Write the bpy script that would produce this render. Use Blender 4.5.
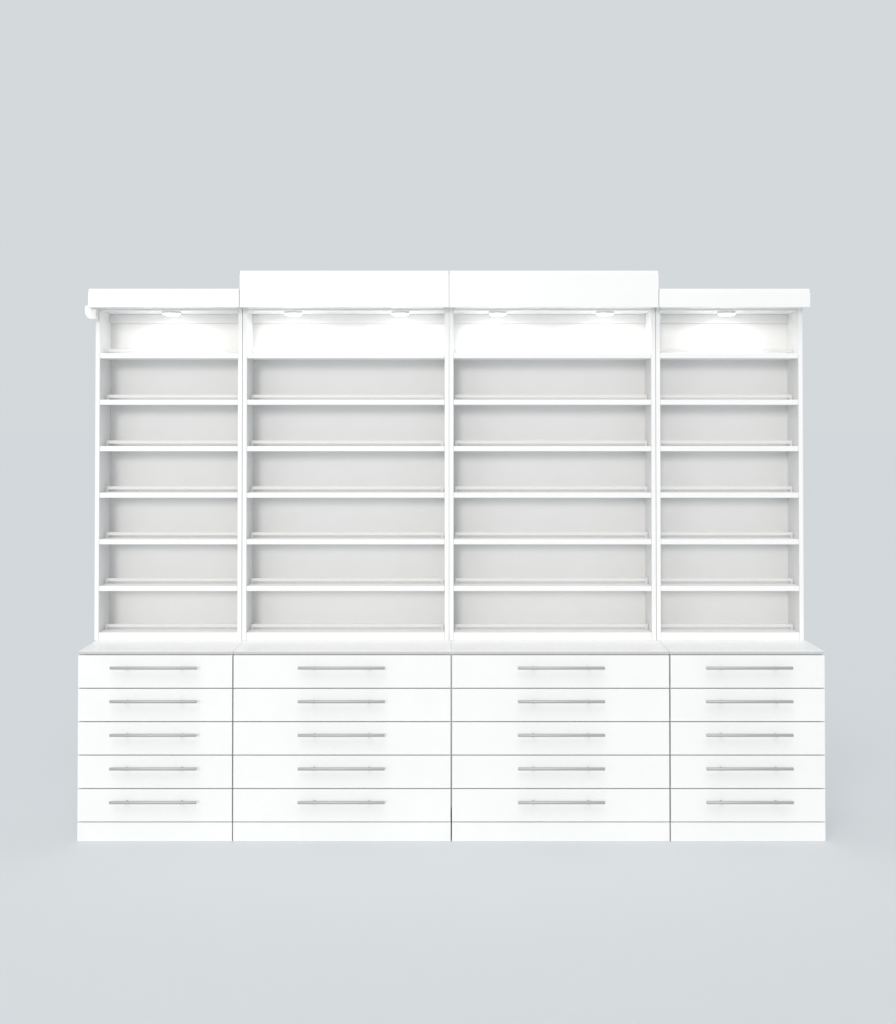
import bpy, bmesh, math, random
from mathutils import Vector, Matrix
random.seed(7)
sc = bpy.context.scene
for o in list(bpy.data.objects):
    bpy.data.objects.remove(o)
C = sc.collection

# ------------------------------------------------------------------ camera
EYE = 1.437
PITCH = math.radians(1.0)
F = 1310.0
cd = bpy.data.cameras.new('camera')
cam = bpy.data.objects.new('camera', cd); C.objects.link(cam)
cam.location = (-0.009, -4.60, EYE)
cam.rotation_euler = (math.pi/2 + PITCH, 0, 0)
cd.sensor_fit = 'AUTO'; cd.sensor_width = 36.0
cd.lens = 36.0 * F / 1024
cd.shift_y = -(82 + F*math.tan(PITCH)) / 1024
cd.clip_end = 8000
sc.camera = cam

# ------------------------------------------------------------------ world, lamps, exposure
w = bpy.data.worlds.new('World'); sc.world = w; w.use_nodes = True
bg = w.node_tree.nodes['Background']
bg.inputs['Color'].default_value = (0.655, 0.690, 0.712, 1)
bg.inputs['Strength'].default_value = 1.0
sc.view_settings.view_transform = 'Standard'; sc.view_settings.look = 'None'
sc.view_settings.exposure = 0; sc.view_settings.gamma = 1

def area(name, loc, target, size, power, col=(1, 1, 1), sizey=None):
    l = bpy.data.lights.new(name, 'AREA'); l.energy = power; l.color = col
    l.shape = 'RECTANGLE'; l.size = size; l.size_y = sizey or size
    o = bpy.data.objects.new(name, l); C.objects.link(o); o.location = loc
    o.rotation_euler = (Vector(target) - Vector(loc)).to_track_quat('-Z', 'Y').to_euler()
    return o
def sun(name, energy, col, ang, d):
    l = bpy.data.lights.new(name, 'SUN'); l.energy = energy; l.color = col; l.angle = math.radians(ang)
    o = bpy.data.objects.new(name, l); C.objects.link(o)
    o.rotation_euler = Vector(d).to_track_quat('-Z', 'Y').to_euler()
sun('front_lamp', 0.78, (1.0, 0.955, 0.905), 12, (0.16, 1.0, -0.20))
sun('high_lamp', 0.92, (1.0, 0.955, 0.905), 40, (0.12, 1.0, -1.35))
area('left_softbox', (-3.4, -4.3, 1.5), (-0.7, 0.1, 1.8), 2.0, 12, (1.0, 0.97, 0.94))

# ------------------------------------------------------------------ materials
def mat(name, col, rough=0.45, metal=0.0, var=0.012, bump=0.0, scale=6.0, spec=0.5):
    m = bpy.data.materials.new(name); m.use_nodes = True
    nt = m.node_tree; b = nt.nodes['Principled BSDF']
    b.inputs['Roughness'].default_value = rough; b.inputs['Metallic'].default_value = metal
    b.inputs['Specular IOR Level'].default_value = spec
    tc = nt.nodes.new('ShaderNodeTexCoord'); nz = nt.nodes.new('ShaderNodeTexNoise')
    nz.inputs['Scale'].default_value = scale; nz.inputs['Detail'].default_value = 4
    nt.links.new(tc.outputs['Object'], nz.inputs['Vector'])
    r = nt.nodes.new('ShaderNodeValToRGB')
    r.color_ramp.elements[0].position = 0.3; r.color_ramp.elements[1].position = 0.7
    r.color_ramp.elements[0].color = tuple(max(0, c*(1-var)) for c in col) + (1,)
    r.color_ramp.elements[1].color = tuple(min(1, c*(1+var)) for c in col) + (1,)
    nt.links.new(nz.outputs['Fac'], r.inputs['Fac']); nt.links.new(r.outputs['Color'], b.inputs['Base Color'])
    if bump:
        n2 = nt.nodes.new('ShaderNodeTexNoise'); n2.inputs['Scale'].default_value = 60
        nt.links.new(tc.outputs['Object'], n2.inputs['Vector'])
        bp = nt.nodes.new('ShaderNodeBump'); bp.inputs['Strength'].default_value = bump
        bp.inputs['Distance'].default_value = 0.002
        nt.links.new(n2.outputs['Fac'], bp.inputs['Height']); nt.links.new(bp.outputs['Normal'], b.inputs['Normal'])
    return m
M_WHITE = mat('white_melamine', (0.87, 0.87, 0.87), 0.38, bump=0.03)
M_BACK = mat('white_backboard', (0.875, 0.875, 0.87), 0.55)
M_TOP = mat('white_laminate', (0.92, 0.92, 0.92), 0.35)
M_EDGE = mat('shaded_edge_grey', (0.54, 0.55, 0.55), 0.45)  # grey carries the painted shade of the recessed countertop edge
M_CARC = mat('white_carcass', (0.84, 0.84, 0.84), 0.5)
M_STEEL = mat('brushed_steel', (0.43, 0.43, 0.425), 0.42, metal=0.35, scale=40)
M_DROP = mat('pale_blue_grey_floor', (0.691, 0.713, 0.732), 0.95, var=0.002, scale=1.0, spec=0.05)
M_RAIL = mat('frosted_acrylic', (0.88, 0.88, 0.88), 0.3); M_RAIL.node_tree.nodes['Principled BSDF'].inputs['Alpha'].default_value = 0.68
M_PUCK = mat('white_plastic', (0.85, 0.85, 0.84), 0.35)
def emit(name, col, s):
    m = bpy.data.materials.new(name); m.use_nodes = True; nt = m.node_tree
    b = nt.nodes['Principled BSDF']; b.inputs['Base Color'].default_value = (*col, 1)
    b.inputs['Emission Color'].default_value = (*col, 1); b.inputs['Emission Strength'].default_value = s
    return m
M_LENS = emit('lit_lens', (1, 1, 0.96), 6)

# ------------------------------------------------------------------ helpers
def obj(name, bm, m, parent=None, bevel=0.0012):
    me = bpy.data.meshes.new(name); 
    bmesh.ops.recalc_face_normals(bm, faces=bm.faces)
    bm.to_mesh(me); bm.free(); me.materials.append(m)
    o = bpy.data.objects.new(name, me); C.objects.link(o)
    if parent: o.parent = parent
    if bevel:
        md = o.modifiers.new('bevel', 'BEVEL'); md.width = bevel; md.segments = 2
        md.limit_method = 'ANGLE'; md.harden_normals = False
    return o
def box(bm, x0, x1, y0, y1, z0, z1):
    r = bmesh.ops.create_cube(bm, size=1.0)
    bmesh.ops.scale(bm, vec=(x1-x0, y1-y0, z1-z0), verts=r['verts'])
    bmesh.ops.translate(bm, vec=((x0+x1)/2, (y0+y1)/2, (z0+z1)/2), verts=r['verts'])
    return bm
def cyl(bm, c, r, L, axis='z', seg=24, r2=None):
    rr = bmesh.ops.create_cone(bm, cap_ends=True, segments=seg, radius1=r, radius2=r if r2 is None else r2, depth=L)
    if axis == 'x': R = Matrix.Rotation(math.pi/2, 3, 'Y')
    elif axis == 'y': R = Matrix.Rotation(math.pi/2, 3, 'X')
    else: R = Matrix.Identity(3)
    bmesh.ops.rotate(bm, verts=rr['verts'], matrix=R)
    bmesh.ops.translate(bm, vec=c, verts=rr['verts'])
    return bm
def B(*a): return box(bmesh.new(), *a)
def smooth(o):
    for p in o.data.polygons: p.use_smooth = True
    return o
def thing(name, label, cat, loc, group):
    o = bpy.data.objects.new(name, None); C.objects.link(o); o.location = loc
    o.empty_display_size = 0.1
    o['label'] = label; o['category'] = cat; o['group'] = group
    return o
def dup(root, loc, label):
    r = root.copy(); C.objects.link(r); r.location = loc; r['label'] = label
    for ch in list(root.children):
        c = ch.copy(); C.objects.link(c); c.parent = r
        for g in list(ch.children):
            d = g.copy(); C.objects.link(d); d.parent = c
            for h in list(g.children):
                e = h.copy(); C.objects.link(e); e.parent = d
    return r

# ------------------------------------------------------------------ the floor: one plain sheet running out to the horizon
bm = bmesh.new()
ring = [bm.verts.new((3000*math.cos(a*math.pi/32), 3000*math.sin(a*math.pi/32), 0)) for a in range(64)]
bm.faces.new(ring)
fl = obj('floor', bm, M_DROP, None, 0); fl['kind'] = 'structure'

# ------------------------------------------------------------------ dimensions (metres), front of drawers at y = 0
WS, WC = 0.5440, 0.7640          # narrow and wide modules
TOP = 0.661                      # countertop height
HY = 0.24                        # front of the shelf units
DEPTH = 0.406                    # 16 in
GAP = 0.0035
T = 0.018

def base_cabinet(width, label, loc):
    t = thing('drawer_cabinet', label, 'cabinet', loc, 'drawer cabinets in the bottom row')
    h = width/2 - 0.0012
    bm = bmesh.new()
    box(bm, -h, -h+T, 0.0185, DEPTH, 0.0, TOP-0.0125); box(bm, h-T, h, 0.0185, DEPTH, 0.0, TOP-0.0125)
    box(bm, -h+T, h-T, DEPTH-0.008, DEPTH-0.001, 0.01, TOP-0.0125)
    box(bm, -h+T, h-T, 0.024, DEPTH-0.008, 0.075, 0.093)
    for k in range(6):
        z = 0.0700 + k*0.1155
        box(bm, -h+T, h-T, 0.0195, 0.06, z-0.006, min(z+0.006, TOP-0.013))
    obj('carcass', bm, M_CARC, t)
    # countertop; its grey front strip paints the shade behind the drawer fronts
    ct = obj('countertop', B(-h-0.0009, h+0.0009, 0.0110, DEPTH, TOP-0.011, TOP), M_TOP, t)
    obj('edge_shade_strip', B(-h, h, 0.0095, 0.0109, TOP-0.0105, TOP-0.001), M_EDGE, ct, 0)
    # plinth panel
    obj('plinth', B(-h+0.0005, h-0.0005, 0.001, 0.0183, 0.0, 0.0660), M_WHITE, t)
    dh = 0.1164
    for k in range(5):
        z0 = 0.0675 + k*dh
        d = obj('drawer', B(-h+0.001, h-0.001, 0.0, 0.0180, z0+GAP/2, z0+dh-GAP/2), M_WHITE, t, 0.0010)
        bm = bmesh.new()
        zc = z0 + dh*0.655
        cyl(bm, (0, -0.030, zc), 0.0052, 0.302, 'x', 20)
        for s in (-1, 1):
            cyl(bm, (s*0.096, -0.014, zc-0.003), 0.0036, 0.032, 'y', 14)
        smooth(obj('handle', bm, M_STEEL, d, 0.0006))
    return t

SH_D = DEPTH - HY                # shelf unit depth
CEIL = 1.8785
def shelf_unit(width, crown_top, nlights, label, loc, overhang=(0, 0)):
    # origin: bottom front centre, on the countertop
    t = thing('shelf_unit', label, 'shelf unit', loc, 'open shelf units standing on the drawer cabinets')
    h = width/2 - 0.0006; z = lambda v: v - TOP
    top = z(CEIL) + T
    for s in (-1, 1):
        x0, x1 = (-h, -h+0.016) if s < 0 else (h-0.016, h)
        obj('side_panel', B(x0, x1, 0, SH_D-0.006, 0, top), M_WHITE, t)
    hi = h - 0.0163
    obj('back_panel', B(-h, h, SH_D-0.0058, SH_D, 0.0005, top), M_BACK, t, 0)
    obj('bottom_panel', B(-hi, hi, 0.0015, SH_D-0.0062, 0.0, 0.0300), M_WHITE, t)
    obj('top_panel', B(-hi, hi, 0.0015, SH_D-0.0062, z(CEIL), top), M_WHITE, t)
    obj('back_rail', B(-hi, hi, SH_D-0.0225, SH_D-0.0063, z(CEIL)-0.034, z(CEIL)-0.0004), M_WHITE, t)
    levels = [0.0300] + [z(1.702 - 0.1718*k + 0.019) for k in range(6)][::-1]
    for k, zz in enumerate(levels):
        if k:
            par = obj('shelf', B(-hi, hi, 0.0015, SH_D-0.0062, zz-0.019, zz), M_WHITE, t, 0.0012)
        else:
            par = [c for c in t.children if c.name.startswith('bottom_panel')][0]
        bm = bmesh.new()                                   # raised rail that holds the bottles back
        box(bm, -hi+0.004, hi-0.004, 0.072, 0.0775, zz+0.0085, zz+0.0205)
        n = 2
        for i in range(n):
            x = (-hi+0.009) + i*(2*hi-0.018)/(n-1)
            box(bm, x-0.004, x+0.004, 0.0725, 0.077, zz+0.0001, zz+0.0090)
        obj('shelf_rail', bm, M_RAIL, par, 0.0008)
    # crown box: front board hanging a little below the ceiling, returns, cap
    y0 = -0.078; oh0, oh1 = overhang
    xa, xb = -width/2 - oh0 + 0.0008, width/2 + oh1 - 0.0008
    zb, zt = z(1.884), z(crown_top)
    bm = bmesh.new()
    box(bm, xa, xb, y0, y0+T, zb, zt-0.0135)
    box(bm, xa, xa+0.016, y0+T, SH_D-0.02, zb+ (0 if oh0 else 0.0165), zt-0.0135)
    box(bm, xb-0.016, xb, y0+T, SH_D-0.02, zb+ (0 if oh1 else 0.0165), zt-0.0135)
    cr = obj('crown', bm, M_WHITE, t, 0.0012)
    obj('crown_cap', B(xa+0.001, xb-0.001, y0+0.004, SH_D-0.015, zt-0.0133, zt), M_WHITE, cr)
    obj('crown_soffit', B(xa+0.0165, xb-0.0165, y0+T+0.0003, -0.0003, zb+0.002, zb+0.012), M_WHITE, cr, 0)
    xs = [0.0] if nlights == 1 else [-0.200, 0.200]
    for x in xs:
        pk = smooth(obj('downlight', cyl(bmesh.new(), (x, 0.045, z(CEIL)-0.0045), 0.034, 0.0085, 'z', 40), M_PUCK, t, 0.001))
        for p in pk.data.polygons: p.use_smooth = abs(p.normal.z) < 0.5
        smooth(obj('lens', cyl(bmesh.new(), (x, 0.045, z(CEIL)-0.0112), 0.026, 0.0045, 'z', 32, 0.032), M_LENS, pk, 0))
        l = bpy.data.lights.new('downlight_lamp', 'AREA'); l.shape = 'DISK'; l.size = 0.05
        l.energy = PUCK_W; l.color = (1.0, 1.0, 0.955); l.spread = math.radians(170)
        lo = bpy.data.objects.new('downlight_lamp', l); C.objects.link(lo); lo.parent = pk
        lo.location = (x, 0.045, z(CEIL)-0.0145)
    return t
PUCK_W = 0.30

XC = [-(WC + WS/2), -WC/2, WC/2, WC + WS/2]
b1 = base_cabinet(WS, 'narrow white drawer cabinet with five bar handles at the left end of the bottom row', (XC[0] + 0.002, 0, 0))
b2 = base_cabinet(WC, 'wide white drawer cabinet of the bottom row, left of the centre seam', (XC[1] + 0.002, 0, 0))
dup(b2, (XC[2] + 0.003, 0, 0), 'wide white drawer cabinet of the bottom row, right of the centre seam')
dup(b1, (XC[3] + 0.0038, 0, 0), 'narrow white drawer cabinet with five bar handles at the right end of the bottom row')

s1 = shelf_unit(WS, 1.952, 1, 'narrow white open shelf unit with one light under its low crown, at the left end', (XC[0] - 0.005, HY, TOP), (0.008, 0))
s2 = shelf_unit(WC, 2.018, 2, 'wide white open shelf unit with tall crown and two lights, left of the centre seam', (XC[1] - 0.005, HY, TOP))
dup(s2, (XC[2] - 0.005, HY, TOP), 'wide white open shelf unit with tall crown and two lights, right of the centre seam')
s4 = shelf_unit(WS, 1.952, 1, 'narrow white open shelf unit with one light under its low crown, at the right end', (XC[3] - 0.005, HY, TOP), (0, 0.008))

# rounded white cut-out remnant, added as a solid under the left crown's outer end
bm = bmesh.new()
pts = [(0, 0.050), (-0.038, 0.050), (-0.041, 0.040)]
for i in range(0, 9):
    a = math.radians(180 + i*90/8); pts.append((-0.016+0.024*math.cos(a), 0.026+0.026*math.sin(a)))
pts += [(0, 0.0)]
f0 = [bm.verts.new((x, 0.0, zz)) for x, zz in pts]; f1 = [bm.verts.new((x, 0.03, zz)) for x, zz in pts]
bm.faces.new(f0); bm.faces.new(f1[::-1])
for i in range(len(pts)):
    j = (i+1) % len(pts); bm.faces.new((f0[i], f0[j], f1[j], f1[i]))
cb = obj('cutout_remnant', bm, M_PUCK, s1, 0.001)
cb.location = (-WS/2 + 0.0130, -0.045, 1.884 - TOP - 0.040)
